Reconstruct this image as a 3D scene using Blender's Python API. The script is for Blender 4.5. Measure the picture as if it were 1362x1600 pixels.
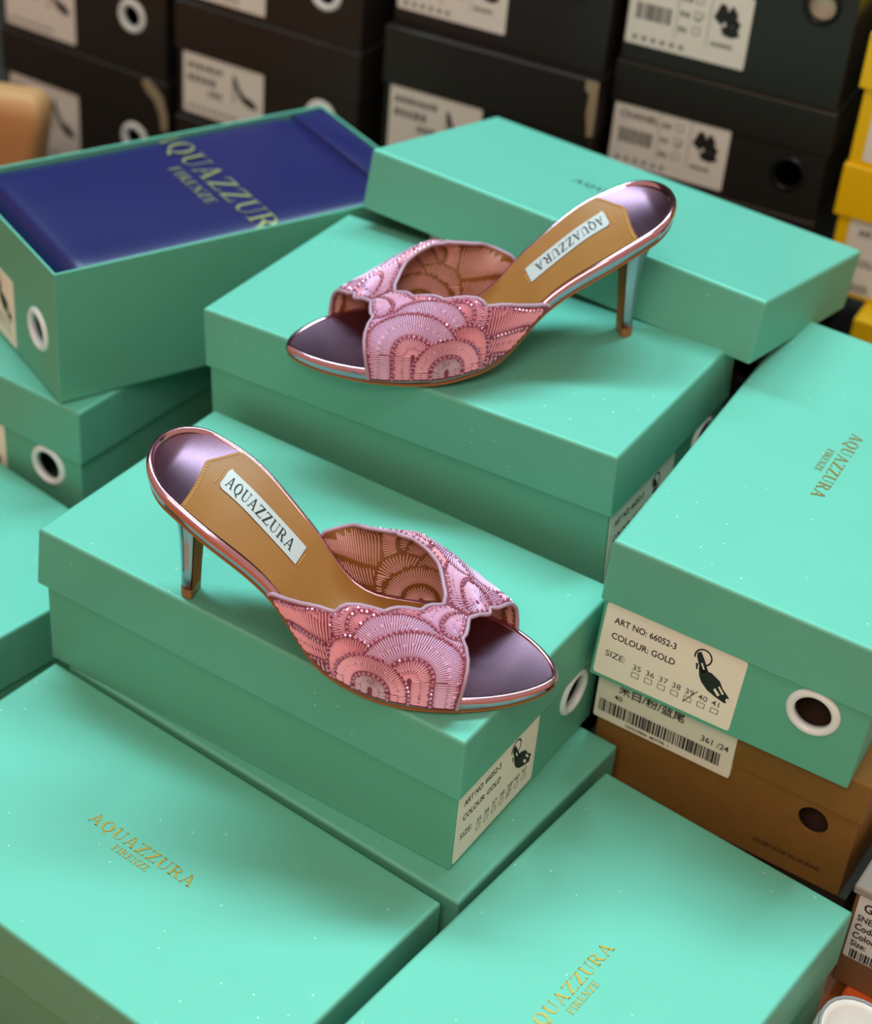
import bpy, bmesh, math, random
import numpy as np
from mathutils import Vector, Matrix, Euler
random.seed(7)
SC = bpy.context.scene
for o in list(bpy.data.objects): bpy.data.objects.remove(o)
PI = math.pi
# ------------------------------------------------------------------ camera
CAMZ = 0.8655
PITCH, ROLL, FPX = 0.6292, 0.0939, 2875.6
fwd = Vector((0, math.cos(PITCH), -math.sin(PITCH))); rgt = Vector((1, 0, 0)); upv = rgt.cross(fwd)
r2 = rgt*math.cos(ROLL) + upv*math.sin(ROLL); u2 = -rgt*math.sin(ROLL) + upv*math.cos(ROLL)
cam_d = bpy.data.cameras.new('camera'); cam = bpy.data.objects.new('camera', cam_d); SC.collection.objects.link(cam)
cam.matrix_world = Matrix(((r2.x, u2.x, -fwd.x, 0), (r2.y, u2.y, -fwd.y, 0), (r2.z, u2.z, -fwd.z, CAMZ), (0, 0, 0, 1)))
cam_d.sensor_fit = 'HORIZONTAL'; cam_d.sensor_width = 36; cam_d.lens = FPX/1362*36
cam_d.clip_start = 0.05; cam_d.clip_end = 50
cam_d.dof.use_dof = True; cam_d.dof.focus_distance = 1.02; cam_d.dof.aperture_fstop = 6.2
SC.camera = cam
# ------------------------------------------------------------------ world, lights, exposure
SC.view_settings.view_transform = 'Standard'; SC.view_settings.look = 'None'
SC.view_settings.gamma = 1; SC.view_settings.use_curve_mapping = False; SC.view_settings.exposure = -0.06
w = bpy.data.worlds.new('shop'); SC.world = w; w.use_nodes = True
w.node_tree.nodes['Background'].inputs[0].default_value = (1.0, 0.64, 0.47, 1)
w.node_tree.nodes['Background'].inputs[1].default_value = 0.54
def area(name, loc, rot, sx, sy, watts, col):
    d = bpy.data.lights.new(name, 'AREA'); d.shape = 'RECTANGLE'; d.size = sx; d.size_y = sy; d.energy = watts; d.color = col
    o = bpy.data.objects.new(name, d); SC.collection.objects.link(o); o.location = loc; o.rotation_euler = rot
    return o
area('ceiling_and_fill_lamp', (-0.75, 1.95, 2.5), (math.radians(-20), math.radians(-16), 0), 1.3, 0.35, 41, (0.60, 1.0, 1.08))
area('ceiling_and_fill_lamp', (0.75, 1.95, 2.5), (math.radians(-20), math.radians(14), 0), 1.3, 0.35, 36, (0.60, 1.0, 1.08))
area('ceiling_and_fill_lamp', (-0.45, -0.75, 1.9), (math.radians(48), 0, math.radians(-14)), 1.0, 0.4, 15, (1.0, 0.72, 0.53))  # added warm fill low in front, no known lamp, to brighten box sides
area('ceiling_and_fill_lamp', (0.2, -0.15, 2.55), (math.radians(24), 0, 0), 1.4, 0.35, 13, (1.0, 0.93, 0.86))
# ------------------------------------------------------------------ materials
MATS = {}
def lin(c): return tuple(((x/255)/12.92 if x/255 <= .04045 else ((x/255+.055)/1.055)**2.4) for x in c)
def mat(name, rgb, rough=.5, metal=0., spec=.5, noise=.04, nscale=60., bump=0., bscale=400., coat=0., trans=0., sub=0., aniso=0.):
    m = bpy.data.materials.new(name); m.use_nodes = True; nt = m.node_tree; b = nt.nodes['Principled BSDF']
    c = lin(rgb)
    tc = nt.nodes.new('ShaderNodeTexCoord')
    n = nt.nodes.new('ShaderNodeTexNoise'); n.inputs['Scale'].default_value = nscale; n.inputs['Detail'].default_value = 3
    nt.links.new(tc.outputs['Object'], n.inputs['Vector'])
    mx = nt.nodes.new('ShaderNodeMix'); mx.data_type = 'RGBA'
    lo = tuple(x*(1-noise) for x in c)+(1,); hi = tuple(min(1, x*(1+noise)) for x in c)+(1,)
    mx.inputs[6].default_value = lo; mx.inputs[7].default_value = hi
    nt.links.new(n.outputs['Fac'], mx.inputs[0]); nt.links.new(mx.outputs[2], b.inputs['Base Color'])
    b.inputs['Roughness'].default_value = rough; b.inputs['Metallic'].default_value = metal
    b.inputs['Specular IOR Level'].default_value = spec
    b.inputs['Coat Weight'].default_value = coat; b.inputs['Coat Roughness'].default_value = .15
    b.inputs['Transmission Weight'].default_value = trans
    if sub: b.inputs['Subsurface Weight'].default_value = sub; b.inputs['Subsurface Radius'].default_value = (.002, .002, .002)
    if bump:
        n2 = nt.nodes.new('ShaderNodeTexNoise'); n2.inputs['Scale'].default_value = bscale; n2.inputs['Detail'].default_value = 2
        nt.links.new(tc.outputs['Object'], n2.inputs['Vector'])
        bp = nt.nodes.new('ShaderNodeBump'); bp.inputs['Strength'].default_value = bump; bp.inputs['Distance'].default_value = .0006
        nt.links.new(n2.outputs['Fac'], bp.inputs['Height']); nt.links.new(bp.outputs['Normal'], b.inputs['Normal'])
    MATS[name] = m
    return m
mat('green_paper', (106, 190, 170), rough=.58, metal=.32, spec=.5, noise=.035, nscale=25, bump=.04, bscale=1200)
mat('green_board', (104, 186, 163), rough=.58, metal=.32, spec=.4, noise=.04, nscale=25, bump=.04, bscale=1200)
mat('navy_paper', (28, 28, 88), rough=.38, spec=.5, noise=.08, nscale=14, bump=.1, bscale=300)
mat('gold_foil', (176, 142, 52), rough=.35, metal=.65, noise=.15, nscale=300)
mat('pale_gold_print', (150, 152, 108), rough=.4, metal=.3, noise=.1, nscale=300)
mat('label_paper', (240, 240, 230), rough=.6, spec=.3, noise=.03, nscale=200)
mat('label_white', (226, 230, 230), rough=.5, spec=.4, noise=.03, nscale=120)
mat('ink', (26, 28, 30), rough=.6, noise=.1)
mat('ink_faded', (88, 88, 86), rough=.6, noise=.1)
mat('ink_soft', (120, 124, 126), rough=.6, noise=.1)
mat('white_plastic', (226, 240, 248), rough=.25, spec=.5, noise=.02, sub=.3)
mat('black_card', (34, 31, 30), rough=.42, spec=.45, noise=.12, nscale=20, bump=.1, bscale=500)
mat('black_ring', (30, 34, 36), rough=.25, metal=.6, noise=.1)
mat('torn_card', (150, 142, 118), rough=.85, noise=.25, nscale=300, bump=.5, bscale=700)
mat('worn_edge', (92, 96, 100), rough=.6, noise=.3, nscale=200)
mat('kraft_card', (132, 98, 46), rough=.7, spec=.3, noise=.12, nscale=60, bump=.25, bscale=1500)
mat('taupe_card', (150, 150, 144), rough=.6, noise=.1, nscale=80)
mat('brown_card', (122, 88, 58), rough=.6, noise=.1, nscale=60)
mat('yellow_card', (240, 200, 8), rough=.45, noise=.05, nscale=40, bump=.1)
mat('orange_card', (214, 92, 38), rough=.5, noise=.06, nscale=40)
mat('brown_tissue', (74, 54, 46), rough=.9, noise=.3, nscale=120, bump=.5, bscale=200)
mat('floor_wood', (176, 104, 52), rough=.45, noise=.2, nscale=6, bump=.1, bscale=60)
mat('plinth_board', (44, 36, 30), rough=.6, noise=.15, nscale=15)
mat('dark_wall', (30, 26, 25), rough=.8, noise=.2, nscale=4)
mat('tan_leather', (156, 106, 50), rough=.45, spec=.45, noise=.07, nscale=90, bump=.07, bscale=1600)
mat('tan_bag_leather', (184, 134, 88), rough=.5, spec=.4, noise=.08, nscale=30, bump=.2, bscale=500)
mat('sole_leather', (146, 100, 50), rough=.4, spec=.5, noise=.1, nscale=100)
mat('heel_brown', (160, 106, 44), rough=.75, spec=.15, noise=.08, nscale=100)
mat('pink_foil', (222, 178, 200), rough=.15, metal=1., noise=.04, nscale=80)
mat('lilac_foil', (206, 186, 206), rough=.2, metal=1., noise=.04, nscale=80)
mat('mauve_foil', (138, 102, 122), rough=.36, metal=1., noise=.12, nscale=500, bump=.08, bscale=2200)
mat('lilac_piping', (178, 150, 176), rough=.4, noise=.05)
mat('pink_ground', (128, 54, 76), rough=.6, noise=.15, nscale=400)
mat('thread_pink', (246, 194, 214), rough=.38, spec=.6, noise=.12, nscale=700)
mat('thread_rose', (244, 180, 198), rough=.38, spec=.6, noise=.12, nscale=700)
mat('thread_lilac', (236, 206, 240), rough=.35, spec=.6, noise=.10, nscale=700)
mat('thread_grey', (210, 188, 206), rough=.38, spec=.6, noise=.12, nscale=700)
mat('thread_inner', (216, 166, 164), rough=.45, spec=.5, noise=.12, nscale=700)
mat('lining_leather', (132, 84, 34), rough=.5, noise=.1, nscale=120)
mat('rhinestone', (214, 150, 186), rough=.12, metal=.6, noise=.3, nscale=900)
mat('thread_gold', (222, 174, 92), rough=.5, noise=.1)
mat('tag_satin', (190, 198, 200), rough=.4, spec=.5, noise=.03, nscale=500)
mat('sneaker_white', (240, 246, 248), rough=.5, noise=.04, nscale=60, bump=.15)
mat('sneaker_piping', (150, 162, 172), rough=.5, noise=.05)
mat('insole_cream', (214, 212, 196), rough=.8, noise=.1, nscale=60)
def add_dust(name, scale, thr):
    nt = MATS[name].node_tree; b = nt.nodes['Principled BSDF']; src = b.inputs['Base Color'].links[0].from_socket
    tc = nt.nodes.new('ShaderNodeTexCoord'); v = nt.nodes.new('ShaderNodeTexVoronoi'); v.inputs['Scale'].default_value = scale
    nt.links.new(tc.outputs['Object'], v.inputs['Vector'])
    lt = nt.nodes.new('ShaderNodeMath'); lt.operation = 'LESS_THAN'; lt.inputs[1].default_value = thr; nt.links.new(v.outputs['Distance'], lt.inputs[0])
    mul = nt.nodes.new('ShaderNodeMath'); mul.operation = 'MULTIPLY'; mul.inputs[1].default_value = .6; nt.links.new(lt.outputs[0], mul.inputs[0])
    mx = nt.nodes.new('ShaderNodeMix'); mx.data_type = 'RGBA'; mx.inputs[7].default_value = (.85, .9, .88, 1)
    nt.links.new(mul.outputs[0], mx.inputs[0]); nt.links.new(src, mx.inputs[6]); nt.links.new(mx.outputs[2], b.inputs['Base Color'])
add_dust('green_paper', 80, .042)
# ------------------------------------------------------------------ helpers
COL = SC.collection
def link(o, parent=None):
    COL.objects.link(o)
    if parent is not None: o.parent = parent
    return o
def from_data(name, V, Fc, m, parent=None, smooth=False, mats=None, midx=None):
    me = bpy.data.meshes.new(name); me.from_pydata([tuple(v) for v in V], [], [tuple(f) for f in Fc])
    for k in (mats or [m]): me.materials.append(MATS[k])
    if midx is not None: me.polygons.foreach_set('material_index', midx)
    if smooth: me.polygons.foreach_set('use_smooth', [True]*len(me.polygons))
    me.update()
    return link(bpy.data.objects.new(name, me), parent)
def from_bm(name, bm, m, parent=None, smooth=False):
    me = bpy.data.meshes.new(name); bmesh.ops.recalc_face_normals(bm, faces=bm.faces); bm.to_mesh(me); bm.free()
    me.materials.append(MATS[m])
    if smooth: me.polygons.foreach_set('use_smooth', [True]*len(me.polygons))
    return link(bpy.data.objects.new(name, me), parent)
def thing(name, label, cat, loc=(0, 0, 0), rot=(0, 0, 0), group=None):
    o = bpy.data.objects.new(name, None); o.empty_display_size = .02; COL.objects.link(o)
    o.location = loc; o.rotation_euler = rot; o['label'] = label; o['category'] = cat
    if group: o['group'] = group
    return o
def rr(hx, hy, r, n=3):
    P = []
    for cx, cy, a0 in ((hx-r, hy-r, 0), (-hx+r, hy-r, 90), (-hx+r, -hy+r, 180), (hx-r, -hy+r, 270)):
        for k in range(n+1):
            a = math.radians(a0+90*k/n); P.append((cx+r*math.cos(a), cy+r*math.sin(a)))
    return P
def loft(bm, loops, cap0=True, cap1=True):
    R = [[bm.verts.new(p) for p in L] for L in loops]
    for a, b in zip(R, R[1:]):
        n = len(a)
        for i in range(n): bm.faces.new((a[i], a[(i+1) % n], b[(i+1) % n], b[i]))
    if cap0: bm.faces.new(list(reversed(R[0])))
    if cap1: bm.faces.new(R[-1])
    return R
def shell(hx, hy, z0, z1, t, r, er):
    """open tray (opening at z1); z1<z0 gives a lid opening downwards. er = rounded edge at the closed end"""
    s = 1 if z1 > z0 else -1
    L = []
    def lp(off, z): L.append([(x, y, z) for x, y in rr(hx-off, hy-off, max(r-off, .0004))])
    lp(er, z0); lp(er*.62, z0+s*er*.08); lp(er*.29, z0+s*er*.29); lp(er*.08, z0+s*er*.62); lp(0, z0+s*er); lp(0, z1-s*.0003); lp(.0003, z1); lp(t-.0003, z1); lp(t, z1-s*.0003); lp(t, z0+s*t)
    bm = bmesh.new(); loft(bm, L); return bm
def lathe(bm, prof, axis, origin, n=28):
    """prof: (radius, height along axis) closed ring"""
    ax = Vector(axis).normalized(); a = ax.orthogonal().normalized(); b = ax.cross(a); o = Vector(origin)
    rows = []
    for k in range(n):
        t = 2*PI*k/n; d = a*math.cos(t)+b*math.sin(t); rows.append([bm.verts.new(o+d*r+ax*h) for r, h in prof])
    m = len(prof)
    for k in range(n):
        A, B = rows[k], rows[(k+1) % n]
        for i in range(m): bm.faces.new((A[i], A[(i+1) % m], B[(i+1) % m], B[i]))
def box_bm(x0, x1, y0, y1, z0, z1, bev=0., seg=2):
    bm = bmesh.new(); V = [bm.verts.new((x, y, z)) for z in (z0, z1) for y in (y0, y1) for x in (x0, x1)]
    for f in ((0, 2, 3, 1), (4, 5, 7, 6), (0, 1, 5, 4), (2, 6, 7, 3), (0, 4, 6, 2), (1, 3, 7, 5)): bm.faces.new([V[i] for i in f])
    if bev: bmesh.ops.bevel(bm, geom=list(bm.edges), offset=bev, segments=seg, affect='EDGES', profile=.5)
    return bm
def cut_hole(o, origin, axis, r, depth):
    bm = bmesh.new(); ax = Vector(axis); a = ax.orthogonal().normalized(); b = ax.cross(a); og = Vector(origin)
    loft(bm, [[tuple(og+a*r*math.cos(2*PI*k/28)+b*r*math.sin(2*PI*k/28)+ax*h) for k in range(28)] for h in (-depth, depth)])
    bmesh.ops.recalc_face_normals(bm, faces=bm.faces)
    me = bpy.data.meshes.new('cutter'); bm.to_mesh(me); bm.free(); c = bpy.data.objects.new('cutter', me); COL.objects.link(c)
    pw = o.parent; o.parent = None
    md = o.modifiers.new('hole', 'BOOLEAN'); md.object = c; md.operation = 'DIFFERENCE'; md.solver = 'EXACT'
    bpy.context.view_layer.update(); dg = bpy.context.evaluated_depsgraph_get()
    nm = bpy.data.meshes.new_from_object(o.evaluated_get(dg)); o.modifiers.clear(); old = o.data; o.data = nm; nm.name = o.name; bpy.data.meshes.remove(old)
    bpy.data.objects.remove(c); bpy.data.meshes.remove(me); o.parent = pw
# --- serif capitals (unit cap height) drawn as polygons
def _bar(x0, y0, x1, y1, w): # slanted stroke with horizontal ends of width w
    return [(x0-w/2, y0), (x0+w/2, y0), (x1+w/2, y1), (x1-w/2, y1)]
def _rect(x0, y0, x1, y1): return [(x0, y0), (x1, y0), (x1, y1), (x0, y1)]
def _ring(cx, cy, rx, ry, ix, iy, a0, a1, n=16, dx=0):
    P = []
    for k in range(n):
        t0, t1 = [math.radians(a0+(a1-a0)*j/n) for j in (k, k+1)]
        P.append([(cx+rx*math.cos(t0), cy+ry*math.sin(t0)), (cx+rx*math.cos(t1), cy+ry*math.sin(t1)), (cx+dx+ix*math.cos(t1), cy+iy*math.sin(t1)), (cx+dx+ix*math.cos(t0), cy+iy*math.sin(t0))])
    return P
T, t_, S_ = .17, .055, .05
GL = {
 'A': (1.0, [_bar(.13, 0, .47, 1, t_+.02), _bar(.83, 0, .49, 1, T), _rect(.27, .30, .70, .30+t_), _rect(0, 0, .27, S_), _rect(.64, 0, 1.0, S_)]),
 'Q': (1.05, _ring(.5, .5, .48, .52, .29, .46, 0, 360, 24)+[[(.42, -.02), (.60, .02), (.92, -.22), (.72, -.24)]]),
 'U': (1.0, [_rect(.12, .32, .12+T, 1), _rect(.80, .32, .80+t_, 1), _rect(0, 1-S_, .41, 1), _rect(.66, 1-S_, 1.0, 1)]+_ring(.4875, .32, .3675, .34, .255, .28, 180, 360, 14, dx=.0575)),
 'Z': (.9, [_rect(.06, 1-t_-.01, .86, 1), _rect(.04, 0, .86, t_+.01), _bar(.15, .03, .74, .97, T+.05), _rect(.06, .78, .06+t_, 1), _rect(.86-t_, 0, .86, .24)]),
 'R': (1.0, [_rect(.12, 0, .12+T, 1), _rect(0, 0, .41, S_), _rect(0, 1-S_, .3, 1), _rect(.25, 1-t_, .48, 1), _rect(.25, .48, .48, .48+t_), [(.40, .5), (.60, .5), (.93, .03), (.72, .03)], _rect(.66, 0, 1.0, S_)]+_ring(.46, .74, .33, .26, .16, .205, -90, 90, 12)),
 'F': (.8, [_rect(.12, 0, .12+T, 1), _rect(0, 0, .41, S_), _rect(0, 1-S_, .72, 1), _rect(.72-t_, .74, .72, 1), _rect(.25, .48, .55, .48+t_), _rect(.55-t_, .38, .55, .64)]),
 'I': (.45, [_rect(.13, 0, .13+T, 1), _rect(0, 0, .43, S_), _rect(0, 1-S_, .43, 1)]),
 'E': (.85, [_rect(.12, 0, .12+T, 1), _rect(0, 0, .76, S_), _rect(0, 1-S_, .74, 1), _rect(.74-t_, .76, .74, 1), _rect(.78-t_, 0, .78, .26), _rect(.25, .48, .57, .48+t_), _rect(.57-t_, .38, .57, .64)]),
 'N': (1.0, [_rect(.14, 0, .14+t_, 1), _rect(.82, 0, .82+t_, 1), _bar(.80, 0, .20, 1, T+.02), _rect(0, 0, .33, S_), _rect(.67, 1-S_, 1.0, 1), _rect(0, 1-S_, .22, 1)]),
}
def serif(text, width, cap, cx=0., base=0.):
    adv = sum(GL[c][0] for c in text)+.12*(len(text)-1); k = width/adv; x = cx-width/2; P = []
    for c in text:
        wd, polys = GL[c]
        for p in polys: P.append([(x+a*k, base+b*cap) for a, b in p])
        x += (wd+.12)*k
    return P
def polys_obj(name, polys, fn, m, parent):
    """2-D polygons -> mesh through fn(a,b)->(x,y,z)"""
    V, Fc = [], []
    for p in polys:
        ar = sum(p[i][0]*p[(i+1) % len(p)][1]-p[(i+1) % len(p)][0]*p[i][1] for i in range(len(p)))
        if ar < 0: p = p[::-1]
        Fc.append(range(len(V), len(V)+len(p))); V += [fn(a, b) for a, b in p]
    return from_data(name, V, Fc, m, parent)
_tc = {}
def font_polys(text, size, x=0., y=0., bold=0., align='LEFT', sx=1.):
    """sans lettering from Blender's built-in font as triangles in 2-D"""
    key = (text, bold, align)
    if key not in _tc:
        cu = bpy.data.curves.new('text', 'FONT'); cu.body = text; cu.size = 1; cu.offset = bold; cu.resolution_u = 3; cu.align_x = align
        o = bpy.data.objects.new('text', cu); COL.objects.link(o); bpy.context.view_layer.update()
        me = bpy.data.meshes.new_from_object(o.evaluated_get(bpy.context.evaluated_depsgraph_get()))
        _tc[key] = [[(me.vertices[i].co.x, me.vertices[i].co.y) for i in p.vertices] for p in me.polygons]
        bpy.data.objects.remove(o); bpy.data.curves.remove(cu); bpy.data.meshes.remove(me)
    return [[(x+a*size*sx, y+b*size) for a, b in p] for p in _tc[key]]
def frame_polys(x0, y0, x1, y1, t):
    return [_rect(x0, y0, x1, y0+t), _rect(x0, y1-t, x1, y1), _rect(x0, y0, x0+t, y1), _rect(x1-t, y0, x1, y1)]
def barcode(x0, x1, y0, y1, rng):
    P, x = [], x0
    while x < x1:
        wd = rng.choice((.0004, .0006, .0009, .0013)); P.append(_rect(x, y0, min(x+wd, x1), y1)); x += wd+rng.choice((.0004, .0006, .0009))
    return P
SANDAL = [[(.184, .561), (.368, .537), (.474, .537), (.684, .439), (.789, .293), (.947, .171), (.984, .073), (.895, 0), (.684, .049), (.474, .122), (.316, .244), (.237, .366)],
          [(.079, .854), (.158, .902), (.263, .756), (.358, .60), (.42, .51), (.263, .44), (.158, .634), (.095, .756)],
          [(.105, .62), (.158, .62), (.168, .48), (.137, .48)]] + _ring(.226, .795, .20, .195, .165, .16, -75, 200, 16)
SANDAL_W = [[(.60, .20), (.63, .25), (.76, .14), (.72, .09)], [(.68, .30), (.71, .33), (.84, .2), (.80, .17)], [(.21, .66), (.24, .68), (.32, .55), (.29, .54)]] + _ring(.94, .09, .04, .05, .0, .0, 0, 360, 8)
def place(polys, x, y, sx, sy): return [[(x+a*sx, y+b*sy) for a, b in p] for p in polys]
# ------------------------------------------------------------------ the setting
fl = from_bm('floor', box_bm(-2.5, 2.5, -1.0, 3.0, -.05, 0), 'floor_wood'); fl['kind'] = 'structure'
wb = from_bm('wall_back', box_bm(-2.5, 2.5, 2.05, 2.15, 0, 1.6), 'dark_wall'); wb['kind'] = 'structure'
PLZ, PRZ = .070, .060
for pts, h, lab in (([(.096, .8660), (.190, 1.0300), (.190, 1.2), (.090, 1.34), (.194, 1.6), (.194, 2.0), (-1.2, 2.0), (-1.2, 1.66), (-.2475, 1.0265), (-.156, 1.022)], PLZ, 'low dark plinth under the open box and the left black stacks'),
                    ([(.262, .7575), (.462, 1.104), (1.2, 1.0), (1.2, 2.0), (.196, 2.0), (.196, 1.6), (.0925, 1.34), (.192, 1.2), (.192, 1.03), (.100, .8610), (.108, .8475)], PRZ, 'low dark plinth under the kraft box and the yellow boxes')):
    bm = bmesh.new(); loft(bm, [[(x, y, z) for x, y in pts[::-1]] for z in (0, h)])
    pz = from_bm('display_plinth', bm, 'plinth_board'); pz['label'] = lab; pz['category'] = 'plinth'; pz['group'] = 'plinths under the rear boxes'
# ------------------------------------------------------------------ mint shoe boxes
BL, BW, BH, LH, INS = .300, .1659, .1004, .0425, .0024
GY, GZ, GR = .0495, .0418, .0158
def grommet(parent, origin, axis, R, r, m='white_plastic', n=32):
    bm = bmesh.new(); k = R-r
    lathe(bm, [(r, -.003), (r, .0012), (r+.25*k, .0022), (r+.6*k, .0022), (R-.1*k, .0012), (R, .0002), (R, -.0002), (r+.25*k, -.0004), (r+.2*k, -.003)], axis, origin, n)
    return from_bm('grommet', bm, m, parent, True)
def art_label(parent, tick=39, xs=None, sgn=1):
    """paper label with article data on the short end face"""
    X = BL/2-INS if xs is None else xs
    y0, y1, z0, z1 = -.0785, .0078, .0030, .0565
    bm = bmesh.new(); L = [[(X*1 + h, (y0+y1)/2+a, (z0+z1)/2+b) for a, b in rr((y1-y0)/2, (z1-z0)/2, .002)] for h in (-.0001, .0003)]
    loft(bm, L); lb = from_bm('label', bm, 'label_paper', parent)
    fn = lambda a, b: (X+.00042, a, b)
    P = font_polys('ART NO: 66052-3', .0064, -.0722, .0436, .014, sx=.80)+font_polys('COLOUR: GOLD', .0064, -.0722, .0322, .014, sx=.84)+font_polys('SIZE:', .0062, -.0735, .0182, .004)
    polys_obj('print', P, fn, 'ink', lb)
    Q = []
    for k in range(7):
        x = -.0555+.0083*k; Q += font_polys(str(35+k), .0058, x-.0003, .0165, .003)+frame_polys(x, .0110, x+.0048, .0148, .0004)
        if 35+k == tick: Q.append([(x-.0005, .0095), (x+.0003, .0095), (x+.0074, .0215), (x+.0068, .0215)])
    polys_obj('print', Q, fn, 'ink_faded', lb)
    polys_obj('print', place(SANDAL, -.0235, .0215, .0275, .0315), fn, 'ink', lb)
    polys_obj('print', place(SANDAL_W, -.0235, .0215, .0275, .0315), lambda a, b: (X+.0006, a, b), 'label_paper', lb)
    return lb
def lid_text(lid, ztop, flip=False, cy=0., m='gold_foil', k=1.):
    s = -1 if flip else 1
    P = serif('AQUAZZURA', .0775*k, .0076*k, 0, -.0002*k)+serif('FIRENZE', .0265*k, .0044*k, 0, -.0074*k)
    polys_obj('lettering', P, lambda a, b: (s*a, s*b+cy, ztop+.00025), m, lid)
def make_lid(parent, H=BH, flare=False, hx=BL/2, hy=BW/2, lh=LH, m='green_paper'):
    bm = shell(hx, hy, H, H-lh, .0014, .0016, .0024)
    if flare:   # the short flap at the far left has come unglued and stands off
        for v in bm.verts:
            if v.co.x < -hx+.0025 and abs(v.co.y) < hy+.001 and v.co.z < H-.004: v.co.x -= .004*(H-v.co.z)/lh
    return from_bm('lid', bm, m, parent)
def mint_box(label, loc, rot, H=BH, text=None, end=0, tick=39, flare=False, cy=0., tissue=None, open_=False, flip=False):
    """end=+1/-1: which short end shows label and grommet (0 = none in view)"""
    t = thing('shoe_box', label, 'shoe box', loc, rot, 'mint green shoe boxes')
    body = from_bm('body', shell(BL/2-INS, BW/2-INS, 0, H-.0018, .0018, .0009, .0008), 'green_board', t)
    if end:
        hold = thing('tmp', '', ''); # end face details are built for +x and turned round for -x
        cut_hole(body, (end*(BL/2-INS), end*GY, GZ), (1, 0, 0), .0112, .01)
        lb = art_label(t, tick); gr = grommet(t, (BL/2-INS, GY, GZ), (1, 0, 0), GR, .0108)
        if end < 0:
            for o in (lb, gr, *lb.children):
                for v in o.data.vertices: v.co.x, v.co.y = -v.co.x, -v.co.y
        bpy.data.objects.remove(hold)
        if tissue:
            bm = box_bm(-.1, .128, -.06, .07, .004, H-.012, .008, 2); o = from_bm('tissue_paper', bm, tissue, t)
            if end < 0:
                for v in o.data.vertices: v.co.x = -v.co.x
    if not open_:
        lid = make_lid(t, H, flare)
        if text: lid_text(lid, H, text == 'flip', cy)
    return t
box_under_A = mint_box('mint shoe box lying flat directly beneath the box with the nearer mule', (-.0473, .8419, 0), (0, 0, -.5821))
box_A = mint_box('mint shoe box with end label carrying the nearer pink mule', (-.0614, .8569, .1006), (.0122*.3, -.0012, -.5234), end=1, flare=True, tissue='insole_cream')
box_B = mint_box('tilted mint shoe box carrying the farther pink mule', (.0141, 1.0222, .1717), (.0146, -.0405, -.5061), end=1)
box_B2 = mint_box('mint shoe box hidden beneath the box of the farther mule', (.0141, 1.0222, PLZ), (0, 0, -.5061), H=.0925)
box_C = mint_box('mint shoe box on the brown kraft box, label and white ring facing front', (.2348, .9216, .1576), (-.0492, .0064, -2.0204), end=1, text='up', cy=-.0060, tissue='brown_tissue')
box_E = mint_box('open mint shoe box filled with folded navy paper', (-.1890, 1.1883, .1718), (-.0135*.2, .012*.2, .6366), end=-1, open_=True)
box_F = mint_box('mint shoe box with white ring beneath the open box', (-.2389, 1.1986, PLZ+.0008), (0, 0, 1.0257), end=-1)
box_G = mint_box('mint shoe box at the left edge, between the open stack and the front box', (-.3493, .9014, 0), (0, 0, math.radians(52)))
box_H = mint_box('gold lettered mint shoe box in the lower left foreground', (-.1476, .7043, 0), (0, 0, -.5886), text='up', cy=.001)
box_J = mint_box('gold lettered mint shoe box in the lower right foreground', (.0994, .6345, 0), (0, 0, -2.1706), text='flip', cy=-.004)
# loose lid of the open box, leaning across two boxes
ld = thing('box_lid', 'loose mint box lid lying tilted across the boxes behind the farther mule', 'box lid', (.0997, 1.1447, .2640), (-.1799, .0177, -.5414))
lo = from_bm('cover', shell(BL/2, BW/2, LH, 0, .0016, .0016, .0026), 'green_paper', ld)
lid_text(lo, LH, False, .002, 'ink')  # gold lettering, its dark reflection painted in with the ink colour
# navy paper in the open box
nv = thing('wrapping_paper', 'folded navy blue paper printed in pale gold inside the open box', 'wrapping paper', (-.1890, 1.1883, .1718), (-.0135*.2, .012*.2, .6366))
def sheet(name, x0, x1, zt, drop):
    n, V, Fc = 22, [], []
    hy = BW/2-INS-.0024
    for i in range(n+1):
        u = i/n; x = x0+(x1-x0)*u
        for j in range(n+1):
            v = -1+2*j/n; e = max(abs(v), abs(2*u-1)**1.5)
            z = zt-drop*max(0, (abs(v)-.8)/.2)**2-drop*.6*max(0, (abs(2*u-1)-.92)/.08)**2+.0006*math.sin(5*u+3*v)
            V.append((x, v*hy, z))
    N = len(V)
    for i in range(n):
        for j in range(n): a = i*(n+1)+j; Fc.append((a, a+n+1, a+n+2, a+1))
    ring = [j for j in range(n+1)]+[i*(n+1)+n for i in range(1, n+1)]+[n*(n+1)+j for j in range(n-1, -1, -1)]+[i*(n+1) for i in range(n-1, 0, -1)]
    B = []
    for r in ring: B.append(len(V)); V.append((V[r][0], V[r][1], .004))
    m = len(ring)
    for k in range(m): Fc.append((ring[k], ring[(k+1) % m], B[(k+1) % m], B[k]))
    Fc.append(B)
    return from_data(name, V, Fc, 'navy_paper', nv, True)
s1 = sheet('main_fold', -.134, .1165, BH-.0028, .003); sheet('end_fold', .119, BL/2-INS-.0024, BH-.0028, .001)
def clip(p, lim):
    for sg in (1, -1):
        q = []
        for k in range(len(p)):
            a, b = p[k-1], p[k]; ia, ib = sg*a[0] < lim, sg*b[0] < lim
            if ia != ib: t = (sg*lim-a[0])/(b[0]-a[0]); q.append((sg*lim, a[1]+(b[1]-a[1])*t))
            if ib: q.append(b)
        p = q
        if len(p) < 3: return None
    return p
P = [q for q in (clip(p, BW/2-INS-.0036) for p in serif('AQUAZZURA', .1880, .0190, .0075, .0035)) if q]
P += serif('FIRENZE', .062, .0088, .002, -.0115)
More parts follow.
